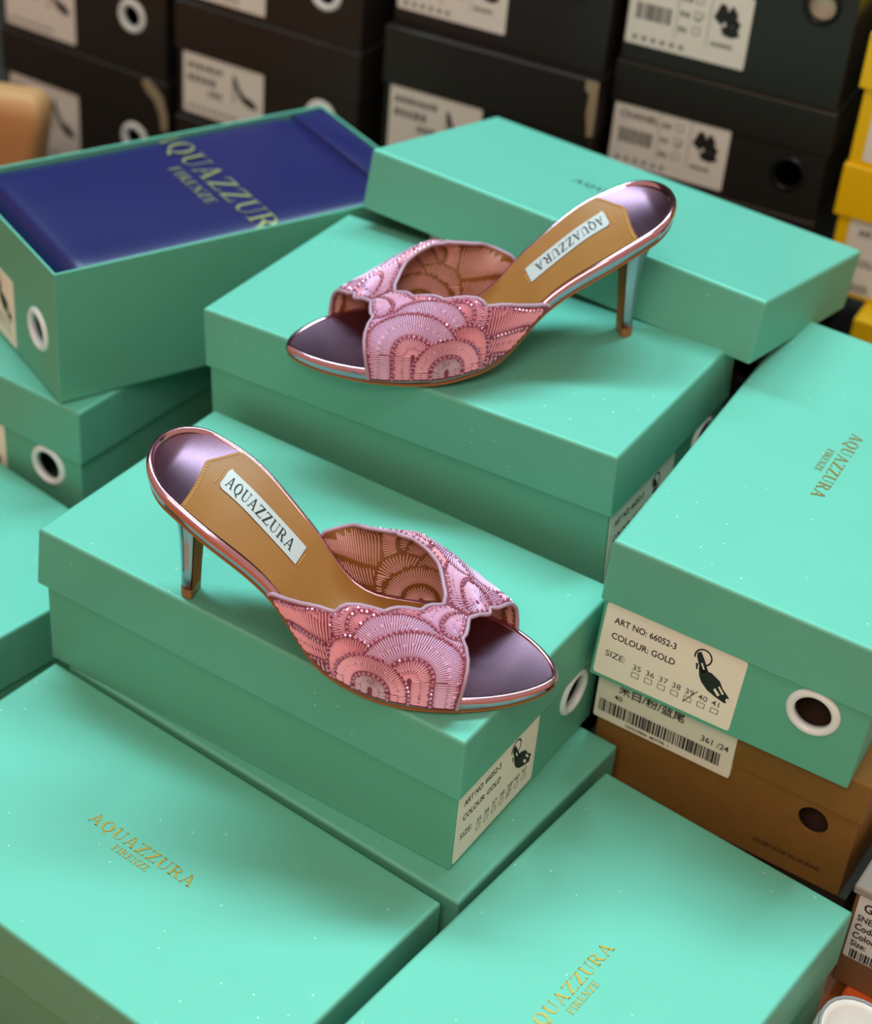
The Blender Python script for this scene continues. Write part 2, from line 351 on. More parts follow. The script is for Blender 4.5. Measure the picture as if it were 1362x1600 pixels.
polys_obj('lettering', P, lambda a, b: (b, -a, BH-.0028-.003*max(0, (abs(a/.0789)-.8)/.2)**2+.0010), 'pale_gold_print', s1)
# ------------------------------------------------------------------ other boxes
def card_box(label, loc, yaw, W, D, H, lh, m, group=None, over=.002, mlid=None, name='shoe_box'):
    """origin at the left end of the front (short) face, x along the face, y into depth"""
    t = thing(name, label, 'shoe box', loc, (0, 0, yaw), group)
    def sh(bm):
        for v in bm.verts: v.co.x += W/2; v.co.y += D/2
        return bm
    from_bm('body', sh(shell(W/2-over, D/2-over, 0, H-.002, .002, .001, .001)), m, t)
    from_bm('lid', sh(shell(W/2, D/2, H, H-lh, .0016, .0015, .002)), mlid or m, t)
    return t
def face_label(t, x0, x1, z0, z1, y=-.0004, m='label_white', over=.002):
    bm = bmesh.new(); loft(bm, [[((x0+x1)/2+a, h, (z0+z1)/2+b) for a, b in rr((x1-x0)/2, (z1-z0)/2, .0015)] for h in (over, y+over)])
    return from_bm('label', bm, m, t)
def fprint(lb, polys, y=-.0008, m='ink', over=.002): return polys_obj('print', polys, lambda a, b: (a, y+over, b), m, lb)
rng = random.Random(3)
# kraft box under C
kb = card_box('brown kraft shoe box with barcode label under the right mint box', (.1075, .8437, PRZ), -.5236, .174, .29, .0926, .030, 'kraft_card', None)
bd = [c for c in kb.children if c.name.startswith('body')][0]
cut_hole(bd, (.146, .0, .0475), (0, 1, 0), .0095, .01)
lb = face_label(kb, -.0, .092, .051, .0918, y=-.0026, m='label_paper')
fprint(lb, barcode(.003, .084, .0570, .0665, rng)+font_polys('361 /24', .0060, .070, .0700, .004)+font_polys('40', .0055, .012, .070, .004)+font_polys('\u7c73\u767d/\u7c89/\u84dd\u5c3e', .0080, .014, .0765, .01)+font_polys('HJ20230806  M0779B  1', .0030, .022, .0530, .006), y=-.0030)
fprint(kb, font_polys('GOLDEN GOOSE DELUXE BRAND', .0046, .114, .0120, .004, sx=.62), y=-.0003)
from_bm('tissue_paper', box_bm(.12, .165, .02, .2, .008, .06, .004), 'brown_tissue', kb)
# small box at the right edge on an orange box
ob = card_box('orange box lying flat at the lower right edge', (.2555, .7080, 0), -.5236, .22, .25, .019, .012, 'orange_card')
gb = card_box('brown and grey sneaker box with barcode label at the right edge', (.2559, .7325, .019), -.5236, .17, .28, .081, .006, 'brown_card', mlid='taupe_card')
lb = face_label(gb, .0045, .12, .0235, .074)
fprint(lb, font_polys('GOLDEN', .0092, .0085, .0635, .016, sx=.88)+font_polys('SNEAKER', .0066, .0065, .0550, .014, sx=.8)+font_polys('Code:', .0068, .0065, .0478, .020, sx=.85)+font_polys('Color:', .0068, .0065, .0408, .020, sx=.85)+font_polys('Size:', .0064, .0068, .0342, .018, sx=.85), y=-.0008)
fprint(lb, barcode(.008, .1, .0245, .0315, rng))
# black stacks
def blob_words(x0, z0, spec, rngx):
    P = []
    for (dx, dz, n, h) in spec:
        x = x0+dx
        for k in range(n):
            wd = h*rngx.uniform(.5, .8); P.append(_rect(x, z0+dz, x+wd, z0+dz+h*rngx.uniform(.8, 1))); x += wd+h*.25
    return P
PUMP = [[(0, .95), (.10, 1.), (.30, .60), (.48, .42), (.80, .34), (1., .18), (.98, .08), (.70, .08), (.40, .22), (.20, .48)], [(.03, .85), (.09, .80), (.10, .10), (.06, .10)]]
SAND2 = [[(0, .5), (.2, .95), (.42, .9), (.5, .6), (.3, .3)], [(.35, .55), (.62, .95), (.85, .7), (.7, .35), (.5, .3)], [(.3, .25), (.55, .35), (.9, .3), (1., .1), (.7, 0), (.4, .05)], [(.62, .4), (.8, .6), (.98, .45), (.9, .25)]]
def black_box(label, loc, yaw, W, H, lh, kind, D=.25, torn=None, gz=None, fill=None, lz=0., lhgt=None):
    t = card_box(label, loc, yaw, W, D, H, lh, 'black_card', 'black shoe boxes stacked at the back')
    bd = [c for c in t.children if c.name.startswith('body')][0]
    gx = W*.84 if kind == 'sandal' else W*.80
    gz = gz or H-lh-.022
    R, r, gm = (.0155, .0095, 'white_plastic') if kind == 'pump' else (.0145, .0105, 'black_ring')
    cut_hole(bd, (gx, 0, gz), (0, 1, 0), r+.0004, .01)
    grommet(t, (gx, .002, gz), (0, -1, 0), R, r, gm)
    if kind.startswith('pump'):
        lb = face_label(t, .008, .092, .006, H-lh+.001)
        h = H-lh
        fprint(lb, blob_words(.013, 0, [(0, h-.014, 7, .006), (0, h-.026, 5, .007), (.022, h-.036, 3, .006)], rng), m='ink_soft')
        fprint(lb, place(PUMP, .060, h*.40, .026, h*.45), m='ink')
        fprint(lb, [_rect(.013+.006*k, .011, .0165+.006*k, .014) for k in range(9)], m='ink_soft')
    else:
        h = lhgt or H-lh
        lb = face_label(t, .004, .100, lz+.004, lz+h+.001)
        up = lambda P: [[(a, b+lz) for a, b in p] for p in P]
        fprint(lb, up(font_polys('CHANEL', .0085, .009, h-.0115, .022)+barcode(.010, .038, h*.42, h*.64, rng)), m='ink_faded')
        Q = []
        for k in range(3): Q += frame_polys(.056, h-.012-.012*k, .062, h-.006-.012*k, .0006)+blob_words(.045, 0, [(0, h-.012-.012*k, 2, .0045)], rng)
        Q += [_rect(.0425, .016, .043, h), _rect(.068, .016, .0685, h)]+blob_words(.072, 0, [(0, h*.30, 5, .0035)], rng)
        Q += [_rect(.010+.0075*k, .008, .0135+.0075*k, .0115) for k in range(6)]
        tk = lambda x, z, s: [(x, z+.3*s), (x+.1*s, z+.4*s), (x+.35*s, z+.2*s), (x+s, z+.9*s), (x+.4*s, z)]
        fprint(lb, up(Q+[tk(.056, h-.026, .009)]), m='ink_soft')
        fprint(lb, up(place(SAND2, .071, h*.45, .022, h*.45)), m='ink')
    if fill: from_bm('tissue_paper', box_bm(gx-.03, gx+.015, .012, .15, .03, H-.01, .006), fill, t)
    if torn:
        pts = [(W-.028, H-.004), (W-.022, H+.0), (W-.012, H-.006), (W-.004, H-.014), (W+.0006, H-.03), (W+.0006, H-lh-.004), (W-.006, H-lh-.002), (W-.0075, H-.030), (W-.014, H-.018), (W-.022, H-.013)]
        if torn == 'edge': pts = [(W-.010, H-.001), (W+.0006, H-.001), (W+.0006, H-lh+.004), (W-.004, H-lh+.002), (W-.007, H-.026), (W-.006, H-.012), (W-.010, H-.008)]
        bm = bmesh.new(); loft(bm, [[(x, y, z) for x, z in pts] for y in (.0004, -.0009)]); from_bm('torn_corner', bm, 'torn_card', t)
    return t
def stack(x, y, yaw, W, zdiv, hs_low, hs_up, lh, kind, labels, torn_idx=None, torn='corner', top={}, back=0.):
    z = zdiv
    seq = []
    for h in hs_low: z -= h; seq.append((z, h))
    z = zdiv
    for h in hs_up: seq.append((z, h)); z += h
    for i, ((z, h), lbx) in enumerate(zip(seq, labels)): black_box(lbx, (x+(-math.sin(yaw)*back if i == len(seq)-1 else 0), y+(math.cos(yaw)*back if i == len(seq)-1 else 0), z), yaw, W, h, lh, kind if isinstance(kind, str) else kind[i], torn=torn if i == torn_idx else None, **(top if i == len(seq)-1 else {}))
stack(-.4460, 1.6250, -.515, .1985, .1921, [.1221], [.116], .042, 'pump',
      ['lower black shoe box with torn lid corner at the far left', 'black shoe box with white ring in the top left corner, above the torn one'], 0)
stack(-.2626, 1.5100, -.475, .1880, .2794, [.1058, .1036], [.108], .044, 'pump',
      ['black shoe box with pump label behind the navy paper, left of the dark gap', 'black shoe box at the bottom of the stack behind the navy paper', 'upper black shoe box cut by the top edge, second stack from the left'])
stack(-.0775, 1.4245, -.425, .1880, .3070, [.1185, .1185], [.130], .0484, ('pumpdark', 'pumpdark', 'sandal'),
      ['black shoe box with worn pale lid corner behind the loose lid', 'black shoe box at the bottom of the stack behind the loose lid', 'black shoe box standing on the worn lidded one at the top centre'], 0, 'edge', dict(gz=.070, lz=.008, lhgt=.060), .010)
stack(.1060, 1.3640, -.410, .1780, .3216, [.0898, .0860, .0858], [.1240], .0345, 'sandal',
      ['black shoe box with dark eyelet half hidden by the right end of the loose lid', 'black shoe box in the middle of the rightmost black stack, out of sight', 'black shoe box at the bottom of the rightmost black stack', 'black shoe box with barcode label at the top right'], top=dict(gz=.076, fill='insole_cream', lz=.010, lhgt=.058))
# yellow stack
def yellow_box(label, loc, yaw, H, W=.19, lh=.042):
    t = card_box(label, loc, yaw, W, .26, H, lh, 'yellow_card', 'yellow shoe boxes at the right edge', over=.004)
    lb = face_label(t, .014, .11, .004, H-lh-.0005, over=.004); h = H-lh
    fprint(lb, font_polys('ART NO:', .0080, .022, h-.014, .01)+font_polys('COLOUR:', .0080, .022, h*.42, .01)+font_polys('SIZE:', .0078, .024, h*.10, .006), over=.004)
    return t
YX, YY, YW = .2810, 1.2860, -.4273
yellow_box('upper yellow shoe box at the right edge', (YX-.003, YY, .2877), YW, .102)
yellow_box('middle yellow shoe box with white label, beside the black stack', (YX-.001, YY, .1790), YW, .1087)
yellow_box('lowest yellow shoe box, jutting out behind the loose lid', (YX+.024, YY-.040, PRZ), YW, .1188)
# tan leather bag behind the open box
bg = thing('handbag', 'tan leather bag with rounded corners standing behind the open box at the left edge', 'bag', (-.449, 1.455, PLZ), (0, 0, -.12))
bm = bmesh.new(); L = []
for z, sx, sy in ((0, .78, .9), (.004, .82, 1), (.04, .88, 1), (.08, .96, 1), (.110, 1.03, .95), (.124, 1.05, .85), (.134, 1.02, .7), (.1395, .96, .5), (.141, .90, .3)):
    L.append([(x, y, z) for x, y in rr(.085*sx, .024*sy, .010*sy, 4)])
loft(bm, L); from_bm('shell', bm, 'tan_bag_leather', bg, True)
bm2 = bmesh.new(); loft(bm2, [[(x, y, z) for x, y in rr(.085*sx, .0246, .010, 4)] for z, sx in ((.040, .89), (.046, .90))]); from_bm('seam_band', bm2, 'sole_leather', bg)
# white sneaker at the bottom edge
sn = thing('sneaker', 'white low shoe with grey collar piping at the bottom right corner', 'shoe', (.263, .645, .0), (0, 0, math.radians(-62)))
def collar(a, R=1.): # opening outline, heel towards -x
    return (.038*math.cos(a)*R*(1.25 if math.cos(a) > 0 else 1.0), .026*math.sin(a)*R)
L = []
n = 32
for z, R, ex in ((.0, 1.22, .10), (.012, 1.27, .105), (.020, 1.22, .10), (.040, 1.13, .06), (.054, 1.05, .018), (.059, 1.0, 0), (.0595, .93, 0), (.056, .88, 0), (.03, .86, 0), (.022, .82, 0)):
    L.append([(collar(2*PI*k/n, R)[0]+(ex*max(0, math.cos(2*PI*k/n))**1.3), collar(2*PI*k/n, R)[1], z+.006*max(0, -math.cos(2*PI*k/n))*(z > .05)) for k in range(n)])
bm = bmesh.new(); loft(bm, L, True, False); from_bm('upper', bm, 'sneaker_white', sn, True)
bm = bmesh.new(); bm.faces.new([bm.verts.new((collar(2*PI*k/n, .84)[0], collar(2*PI*k/n, .84)[1], .0235)) for k in range(n)]); from_bm('insole', bm, 'insole_cream', sn)
V, Fc = [], []
for k in range(n):
    a = 2*PI*k/n; x, y = collar(a, .985); z = .0598+.006*max(0, -math.cos(a))
    for j in range(6): b = 2*PI*j/6; q = 1+.0009*math.cos(b)/.03; V.append((x*q, y*q, z+.0009*math.sin(b)))
for k in range(n):
    for j in range(6): Fc.append((k*6+j, ((k+1) % n)*6+j, ((k+1) % n)*6+(j+1) % 6, k*6+(j+1) % 6))
from_data('piping', V, Fc, 'sneaker_piping', sn, True)
# ------------------------------------------------------------------ embroidered mules
A_ = np.array
def hermite(xk, yk, xq):
    m = np.gradient(yk, xk); i = np.clip(np.searchsorted(xk, xq)-1, 0, len(xk)-2); h = xk[i+1]-xk[i]; t = (xq-xk[i])/h
    return (2*t**3-3*t**2+1)*yk[i]+(t**3-2*t**2+t)*h*m[i]+(-2*t**3+3*t**2)*yk[i+1]+(t**3-t**2)*h*m[i+1]
XH, XTOE, RH, RT = -.0266, .2151, .0233, .0635
XZ = A_([-.035, 0, .03, .06, .09, .12, .15, .18, .22]); ZK = A_([.0945, .0811, .0668, .0471, .0223, .0138, .0107, .0090, .0072])
XW = A_([-.02, .02, .06, .10, .13, .16, .22]); WK = A_([.0311, .0365, .0315, .0343, .0407, .0408, .0356]); CK = A_([.0086, .0048, -.0015, -.0129, -.009, -.0024, .0054])
def f_c(x): return hermite(XW, CK, np.clip(x, -.02, .22))
def f_z(x): return hermite(XZ, ZK, np.clip(x, -.035, .22))
def f_w(x):
    x = np.asarray(x, float)
    ch = np.where(x < XH+RH, np.sqrt(np.clip(1-((XH+RH-x)/RH)**2, 0, 1)), 1)
    ct = np.where(x > XTOE-RT, np.clip(1-np.clip((x-XTOE+RT)/RT, 0, 1)**2, 0, 1)**.62, 1)
    return hermite(XW, WK, np.clip(x, -.02, .22))*ch*ct
def f_dish(x): k = np.clip((.035-x)/.045, 0, 1); return (.0018+.0048*k*k*(3-2*k))*np.clip(f_w(x)/.028, 0, 1)**2
XT = A_([.04, .06, .09, .12, .15, .165, .185, .205]); ZT = A_([.078, .074, .066, .057, .0443, .037, .030, .026])
XM = A_([.05, .08, .10, .12, .14, .16, .18, .2]); FM = A_([.012, .013, .015, .016, .010, .004, .001, 0.]); FHT = A_([-.012, -.008, .0, .006, .004, .001, 0., 0.])
def vamp(x, th):
    x = np.asarray(x, float); th = np.asarray(th, float); cs, sn = np.cos(th), np.sin(th); far = cs < 0
    n = np.where(far, 4.0, 2.6)
    k = np.clip(np.abs(sn)/.6, 0, 1); k = k*k*(3-2*k)
    W = f_w(x)+.0012+np.where(far, np.interp(x, XM, FM), .002)*k
    zb = f_z(x)-.005; zt = hermite(XT, ZT, np.clip(x, .04, .205))+np.where(far, np.interp(x, XM, FHT)*np.clip(np.abs(cs)*1.6, 0, 1), 0)
    return np.stack([x+0*th, f_c(x)-W*np.sign(cs)*np.abs(cs)**(2/n), zb+(zt-zb)*np.abs(sn)**(2/n)], -1)
RN = [(0, .060), (11, .069), (22, .077), (33, .086), (39, .0925), (44, .1015), (50, .1035), (55, .1065), (60, .1125), (63, .119), (65, .1255), (69, .1275), (73, .1305), (76.5, .1350), (79.5, .1415), (84, .1428), (87, .1448), (90, .1500)]
RF = [(0, .066), (5, .068), (18, .0755), (30, .082), (40, .0865), (46, .0895), (49.5, .097), (52, .103), (53.5, .1095), (56, .1112), (60, .1120), (63, .1150), (64.5, .120), (66.5, .1260), (68, .130), (73, .1365), (75, .1385), (80, .1415), (86, .1455), (90, .1500)]
FN = [(0, .172), (14, .1732), (30, .1738), (44, .1734), (55, .1720), (66, .1690), (73, .1655), (78, .1662), (84, .1655), (90, .1640)]
FF = [(0, .183), (30, .181), (55, .1785), (70, .1765), (78, .1745), (83, .1705), (86, .1725), (88, .1700), (90, .1640)]
def edge(tn, tf, th):
    d = np.degrees(np.asarray(th, float))
    return np.where(d <= 90, np.interp(d, [p[0] for p in tn], [p[1] for p in tn]), np.interp(180-d, [p[0] for p in tf], [p[1] for p in tf]))
# unrolled coordinates: u = x, a = arc length from the sole edge (side 0 near, 1 far)
UG = np.linspace(.05, .20, 121); TG = np.linspace(0, PI, 361); AG = np.linspace(0, .12, 241)
_G = vamp(np.repeat(UG[:, None], 361, 1), np.repeat(TG[None], 121, 0))
_L = np.concatenate([np.zeros((121, 1)), np.cumsum(np.linalg.norm(np.diff(_G, axis=1), axis=-1), 1)], 1)
TH_TAB = [np.stack([np.interp(AG, _L[i], TG) for i in range(121)]), np.stack([PI-np.interp(AG, (_L[i, -1]-_L[i])[::-1], (PI-TG)[::-1]) for i in range(121)])]
def theta(u, a, side):
    fu = np.clip((u-.05)/.15*120, 0, 119.999); fa = np.clip(a/.12*240, 0, 239.999); i = fu.astype(int); j = fa.astype(int); p, q = fu-i, fa-j; Tb = TH_TAB[side]
    return (Tb[i, j]*(1-p)*(1-q)+Tb[i+1, j]*p*(1-q)+Tb[i, j+1]*(1-p)*q+Tb[i+1, j+1]*p*q)
def normal(u, th):
    e = 1e-4; du = vamp(u+e, th)-vamp(u-e, th); dt = vamp(u, np.clip(th+.004, 0, PI))-vamp(u, np.clip(th-.004, 0, PI))
    n = np.cross(dt, du); n /= np.linalg.norm(n, axis=-1, keepdims=True)+1e-12
    P = vamp(u, th); ref = P-np.stack([P[..., 0], f_c(u), f_z(u)+.01], -1); s = np.sign((n*ref).sum(-1, keepdims=True)); return n*np.where(s == 0, 1, s)
# fans: (segment start, segment end, ring radii, colour of each ring); first ones lie on top
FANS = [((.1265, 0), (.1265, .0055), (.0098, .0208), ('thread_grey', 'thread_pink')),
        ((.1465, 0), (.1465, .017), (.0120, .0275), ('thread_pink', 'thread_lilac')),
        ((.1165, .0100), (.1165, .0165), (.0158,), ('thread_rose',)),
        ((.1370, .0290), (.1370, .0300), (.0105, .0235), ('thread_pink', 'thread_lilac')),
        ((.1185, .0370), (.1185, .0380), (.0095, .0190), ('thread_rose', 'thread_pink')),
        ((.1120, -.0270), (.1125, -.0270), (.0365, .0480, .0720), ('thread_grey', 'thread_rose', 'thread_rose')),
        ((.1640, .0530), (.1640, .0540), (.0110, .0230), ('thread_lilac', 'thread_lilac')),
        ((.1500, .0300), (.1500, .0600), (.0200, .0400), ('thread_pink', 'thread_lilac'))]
def seg_dist(f, U, Av):
    (x0, y0), (x1, y1) = f[0], f[1]; dx, dy = x1-x0, y1-y0; t = np.clip(((U-x0)*dx+(Av-y0)*dy)/(dx*dx+dy*dy+1e-12), 0, 1)
    return np.hypot(U-x0-t*dx, Av-y0-t*dy)
def owner(U, Av):
    o = np.full(U.shape, -1)
    for k in range(len(FANS)-1, -1, -1): o = np.where(seg_dist(FANS[k], U, Av) <= FANS[k][2][-1], k, o)
    return o
def inside(U, Av, side, mg=.0016):
    th = theta(U, Av, side); ok = (U > edge(RN, RF, th)+mg) & (U < edge(FN, FF, th)-mg) & (Av > .0008)
    return ok & ((th < PI/2-.002) if side == 0 else (th > PI/2+.002)), th
def rays(f, r, sp):
    """origins and directions around the capsule f at spacing sp measured at radius r"""
    (x0, y0), (x1, y1) = f[0], f[1]; ln = math.hypot(x1-x0, y1-y0); ax = math.atan2(y1-y0, x1-x0) if ln > 0 else 0
    out = []; n = max(6, int(2*PI*r/sp))
    for k in range(n):
        a = ax+2*PI*(k+.5)/n; d = (math.cos(a), math.sin(a)); o = (x1, y1) if (math.cos(a-ax) > 0 or ln < .003) else (x0, y0); out.append((o, d))
    if ln > .003:
        m = int(ln/sp)
        for k in range(m):
            q = (k+.5)/m; o = (x0+(x1-x0)*q, y0+(y1-y0)*q)
            for s in (-1, 1): out.append((o, (-s*math.sin(ax), s*math.cos(ax))))
    return out
def stitch_data(side, sp=.00098, gap=.0013, rows=2, K=5):
    rg = random.Random(5+side); S, M = [], []
    for fi, f in enumerate(FANS):
        r0 = 0.
        for ri, r1 in enumerate(f[2]):
            lo, hi = r0+gap*(r0 > 0)+.0012*(r0 == 0), r1-gap
            if fi == len(FANS)-1: lo = max(lo, .002)
            wid = hi-lo; cuts = [(lo, hi)] if (rows == 1 or wid < .006) else [(lo, lo+wid*.54), (lo+wid*.46, hi)]
            for ci, (c0, c1) in enumerate(cuts):
                for (o, d) in rays(f, (c0+c1)/2+.001, sp*(1.6 if f[0][1] < 0 else 1.)):
                    j0, j1 = rg.uniform(-.0007, .0007)*(ci > 0), rg.uniform(-.0005, .0005)
                    rr_ = np.linspace(c0+j0, c1+j1, 9); U = o[0]+d[0]*rr_; Av = o[1]+d[1]*rr_
                    ok = (owner(U, Av) == fi) & inside(U, np.clip(Av, 0, .12), side)[0]
                    idx = np.nonzero(ok)[0]
                    if len(idx) < 2: continue
                    i0, i1 = idx[0], idx[-1]
                    if not ok[i0:i1+1].all():
                        brk = np.nonzero(~ok[i0:i1+1])[0][0]; i1 = i0+brk-1
                        if i1-i0 < 1: continue
                    q = np.linspace(rr_[i0], rr_[i1], K); S.append(np.stack([o[0]+d[0]*q, o[1]+d[1]*q], -1)); M.append(f[3][ri])
            r0 = r1
    return np.array(S), M
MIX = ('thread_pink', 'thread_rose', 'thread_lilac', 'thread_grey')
def stitch_mesh(side, inner):
    S, M = stitch_data(side, sp=.00128 if not inner else .00120, rows=2 if not inner else 1, gap=.0011 if not inner else .0012)
    U, Av = S[..., 0], np.clip(S[..., 1], 0, .12); th = theta(U, Av, side); P = vamp(U, th); N = normal(U, th)
    D = np.gradient(P, axis=1); Tn = np.cross(N, D); Tn /= np.linalg.norm(Tn, axis=-1, keepdims=True)+1e-12
    if inner: P = P-N*.0013; N = -N
    K = U.shape[1]; hp = A_([.25]+[1]*(K-2)+[.25])[None, :, None]; wp = A_([.6]+[1]*(K-2)+[.6])[None, :, None]
    h, wd = (.00095, .00042) if not inner else (.00050, .00046)
    V = np.stack([P-Tn*wd*wp+N*.00005, P+N*h*hp, P+Tn*wd*wp+N*.00005], 2).reshape(-1, 3)
    Fc, mi = [], []
    for s in range(len(S)):
        b = s*K*3
        for k in range(K-1):
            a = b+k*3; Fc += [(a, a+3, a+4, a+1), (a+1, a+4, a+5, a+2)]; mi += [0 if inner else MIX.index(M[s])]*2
    return V, Fc, mi
def bead_data(side):
    out = []
    for fi, f in enumerate(FANS):
        for r in f[2]:
            for (o, d) in rays(f, r, .0027):
                U, Av = A_([o[0]+d[0]*(r-.0001)]), A_([o[1]+d[1]*(r-.0001)])
                if Av[0] > .0005 and owner(U, Av)[0] == fi:
                    ok, th = inside(U, Av, side, .0022)
                    if ok[0]: out.append((U[0], th[0]))
    for e0, e1, sg in ((RN, RF, 1), (FN, FF, -1)):
        last = None
        for tdeg in np.linspace(3, 89, 700):
            t = math.radians(tdeg if side == 0 else 180-tdeg); u = float(edge(e0, e1, A_([t]))[0])+sg*.0031; P = vamp(A_([u]), A_([t]))[0]
            if last is None or np.linalg.norm(P-last) > .0028: out.append((u, t)); last = P
    keep = []; Q = []
    for u, t in out:
        P = vamp(A_([u]), A_([t]))[0]
        if all(np.linalg.norm(P-q) > .0021 for q in Q): Q.append(P); keep.append((u, t))
    return keep
def bead_mesh(side, r=.00105):
    B = bead_data(side); U = A_([b[0] for b in B]); Tt = A_([b[1] for b in B]); P = vamp(U, Tt); N = normal(U, Tt); V, Fc = [], []
    for p, n in zip(P, N):
        n = Vector(n); a = n.orthogonal().normalized(); b = n.cross(a); p = Vector(p); i0 = len(V)
        for rad, h in ((r, 0), (r, .0005), (r*.55, .00105)):
            for k in range(7): t = 2*PI*k/7; V.append(tuple(p+(a*math.cos(t)+b*math.sin(t))*rad+n*h))
        for L in (0, 7):
            for k in range(7): Fc.append((i0+L+k, i0+L+(k+1) % 7, i0+L+7+(k+1) % 7, i0+L+7+k))
        Fc.append(tuple(range(i0+14, i0+21)))
    return V, Fc
def tube(P, r, closed=False, n=6):
    V, Fc = [], []; m = len(P); P = [Vector(p) for p in P]; ref = Vector((0, 0, 1))
    for k in range(m):
        tg = (P[(k+1) % m]-P[k-1]) if closed else (P[min(k+1, m-1)]-P[max(k-1, 0)]); tg.normalize()
        a = tg.cross(ref); a = a.normalized() if a.length > 1e-3 else tg.orthogonal().normalized(); b = tg.cross(a)
        for j in range(n): t = 2*PI*j/n; V.append(tuple(P[k]+a*r*math.cos(t)+b*r*math.sin(t)))
    for k in range(m if closed else m-1):
        for j in range(n): Fc.append((k*n+j, ((k+1) % m)*n+j, ((k+1) % m)*n+(j+1) % n, k*n+(j+1) % n))
    return V, Fc
def surf_z(x, j): return f_z(x)-f_dish(x)*(1-j*j)
def sock_back(j): return np.interp(j, [-1, .45, 1], [.0050, -.0015, .0120])
TAGX0, TAGX1 = .0125, .0640
_cache = {}
def shoe_geo():
    """all part meshes of one mule (right shoe): name -> V, F, materials, indices, smooth"""
    g = {}
    # outline loop
    th = np.linspace(0, PI, 64); xs = XH+(XTOE-XH)*(1-np.cos(th))/2
    near = np.stack([xs, f_c(xs)-f_w(xs)], -1); far = np.stack([xs, f_c(xs)+f_w(xs)], -1)
    LP = np.concatenate([near, far[::-1][1:-1]]); m = len(LP)
    tg = np.roll(LP, -1, 0)-np.roll(LP, 1, 0); tg /= np.linalg.norm(tg, axis=1, keepdims=True); nr = np.stack([tg[:, 1], -tg[:, 0]], -1)
    zz = f_z(LP[:, 0])
    def sweep(prof, bottom=None):
        V, Fc = [], []; q = len(prof)
        for k in range(m):
            s = min(1., max(.45, (zz[k]-.0003)/.0105))
            for o, dz in prof: V.append((LP[k, 0]+nr[k, 0]*o, LP[k, 1]+nr[k, 1]*o, zz[k]+dz*(s if dz < 0 else 1)))
        for k in range(m):
            a, b = k*q, ((k+1) % m)*q
            for i in range(q-1): Fc.append((a+i, b+i, b+i+1, a+i+1))
        return V, Fc
    g['rim'] = (*sweep([(-.0042, -.0016), (-.0034, .0004), (-.0022, .0012), (-.0009, .0008), (-.0001, -.0004), (.0003, -.0022), (.0002, -.0050), (-.0005, -.0074), (-.0016, -.0086), (-.004, -.0090)]), ['pink_foil'], None, True)
    V, Fc = sweep([(-.0028, -.0082), (-.0012, -.0086), (-.0008, -.0100), (-.0016, -.0105), (-.004, -.0105)])
    nj = 12; i0 = len(V); X2 = XH+.004+(XTOE-XH-.008)*(1-np.cos(th))/2
    for x in X2:
        s = min(1., max(.45, (float(f_z(x))-.0003)/.0105))
        for j in range(nj+1): t = -1+2*j/nj; V.append((x, float(f_c(x)+t*(f_w(x)-.0035)), float(f_z(x))-.0105*s))
    for i in range(len(X2)-1):
        for j in range(nj): a = i0+i*(nj+1)+j; Fc.append((a, a+1, a+nj+2, a+nj+1))
    g['outsole'] = (V, Fc, ['sole_leather'], None, False)
    # footbed
    V, Fc = [], []; nj = 24; X3 = XH+.0024+(XTOE-XH-.0048)*(1-np.cos(np.linspace(0, PI, 90)))/2
    for x in X3:
        for j in range(nj+1): t = -1+2*j/nj; V.append((x, float(f_c(x)+t*max(f_w(x)-.0024, .0004)), float(surf_z(x, t))+.0002))
    for i in range(len(X3)-1):
        for j in range(nj): a = i*(nj+1)+j; Fc.append((a, a+nj+1, a+nj+2, a+1))
    g['footbed'] = (V, Fc, ['mauve_foil'], None, True)
    # tan sock with chevron back edge
    V, Fc = [], []; ni = 56
    for i in range(ni+1):
        for j in range(nj+1):
            t = (-1+2*j/nj)*.985; x = sock_back(t); x = x+(.140-x)*i/ni; V.append((x, float(f_c(x)+t*(f_w(x)-.0030)), float(surf_z(x, t))+.0009-(.0006 if i == 0 else 0)))
    for i in range(ni):
        for j in range(nj): a = i*(nj+1)+j; Fc.append((a, a+nj+1, a+nj+2, a+1))
    g['sock'] = (V, Fc, ['tan_leather'], None, True)
    def dash(V, Fc, x0, y0, x1, y1, wd=.00028):
        d = Vector((x1-x0, y1-y0)); d.normalize(); pr = (-d.y*wd, d.x*wd); b = len(V)
        for (x, y) in ((x0+pr[0], y0+pr[1]), (x0-pr[0], y0-pr[1]), (x1-pr[0], y1-pr[1]), (x1+pr[0], y1+pr[1])):
            tt = float((y-f_c(x))/max(f_w(x)-.003, .001)); V.append((x, y, float(surf_z(x, tt))+.0016))
        c = [sum(V[b+k][i] for k in range(4))/4 for i in range(3)]; V.append((c[0], c[1], c[2]+.0003)); Fc += [(b, b+1, b+4), (b+1, b+2, b+4), (b+2, b+3, b+4), (b+3, b, b+4)]
    V, Fc = [], []; pts = []
    for t in np.linspace(-.95, .95, 400): x = float(sock_back(t))+.0022; pts.append((x, float(f_c(x)+t*(f_w(x)-.003))))
    acc, last = 0., pts[0]; start = None
    for q in pts[1:]:
        acc += math.hypot(q[0]-last[0], q[1]-last[1])
        if start is None and acc > .0010: start, acc = q, 0.
        elif start is not None and acc > .0013: dash(V, Fc, *start, *q); start, acc = None, 0.
        last = q
    for k in range(8): y = .0085+k*.0018; dash(V, Fc, TAGX0-.0026, y, TAGX0-.0026, y+.0011)
    for k in range(5): y = -.004+k*.0022; dash(V, Fc, TAGX1+.0012, y, TAGX1+.0012, y+.0013)
    g['stitching'] = (V, Fc, ['thread_gold'], None, False)
    # brand tag
    V, Fc = [], []
    n1, n2 = 20, 6
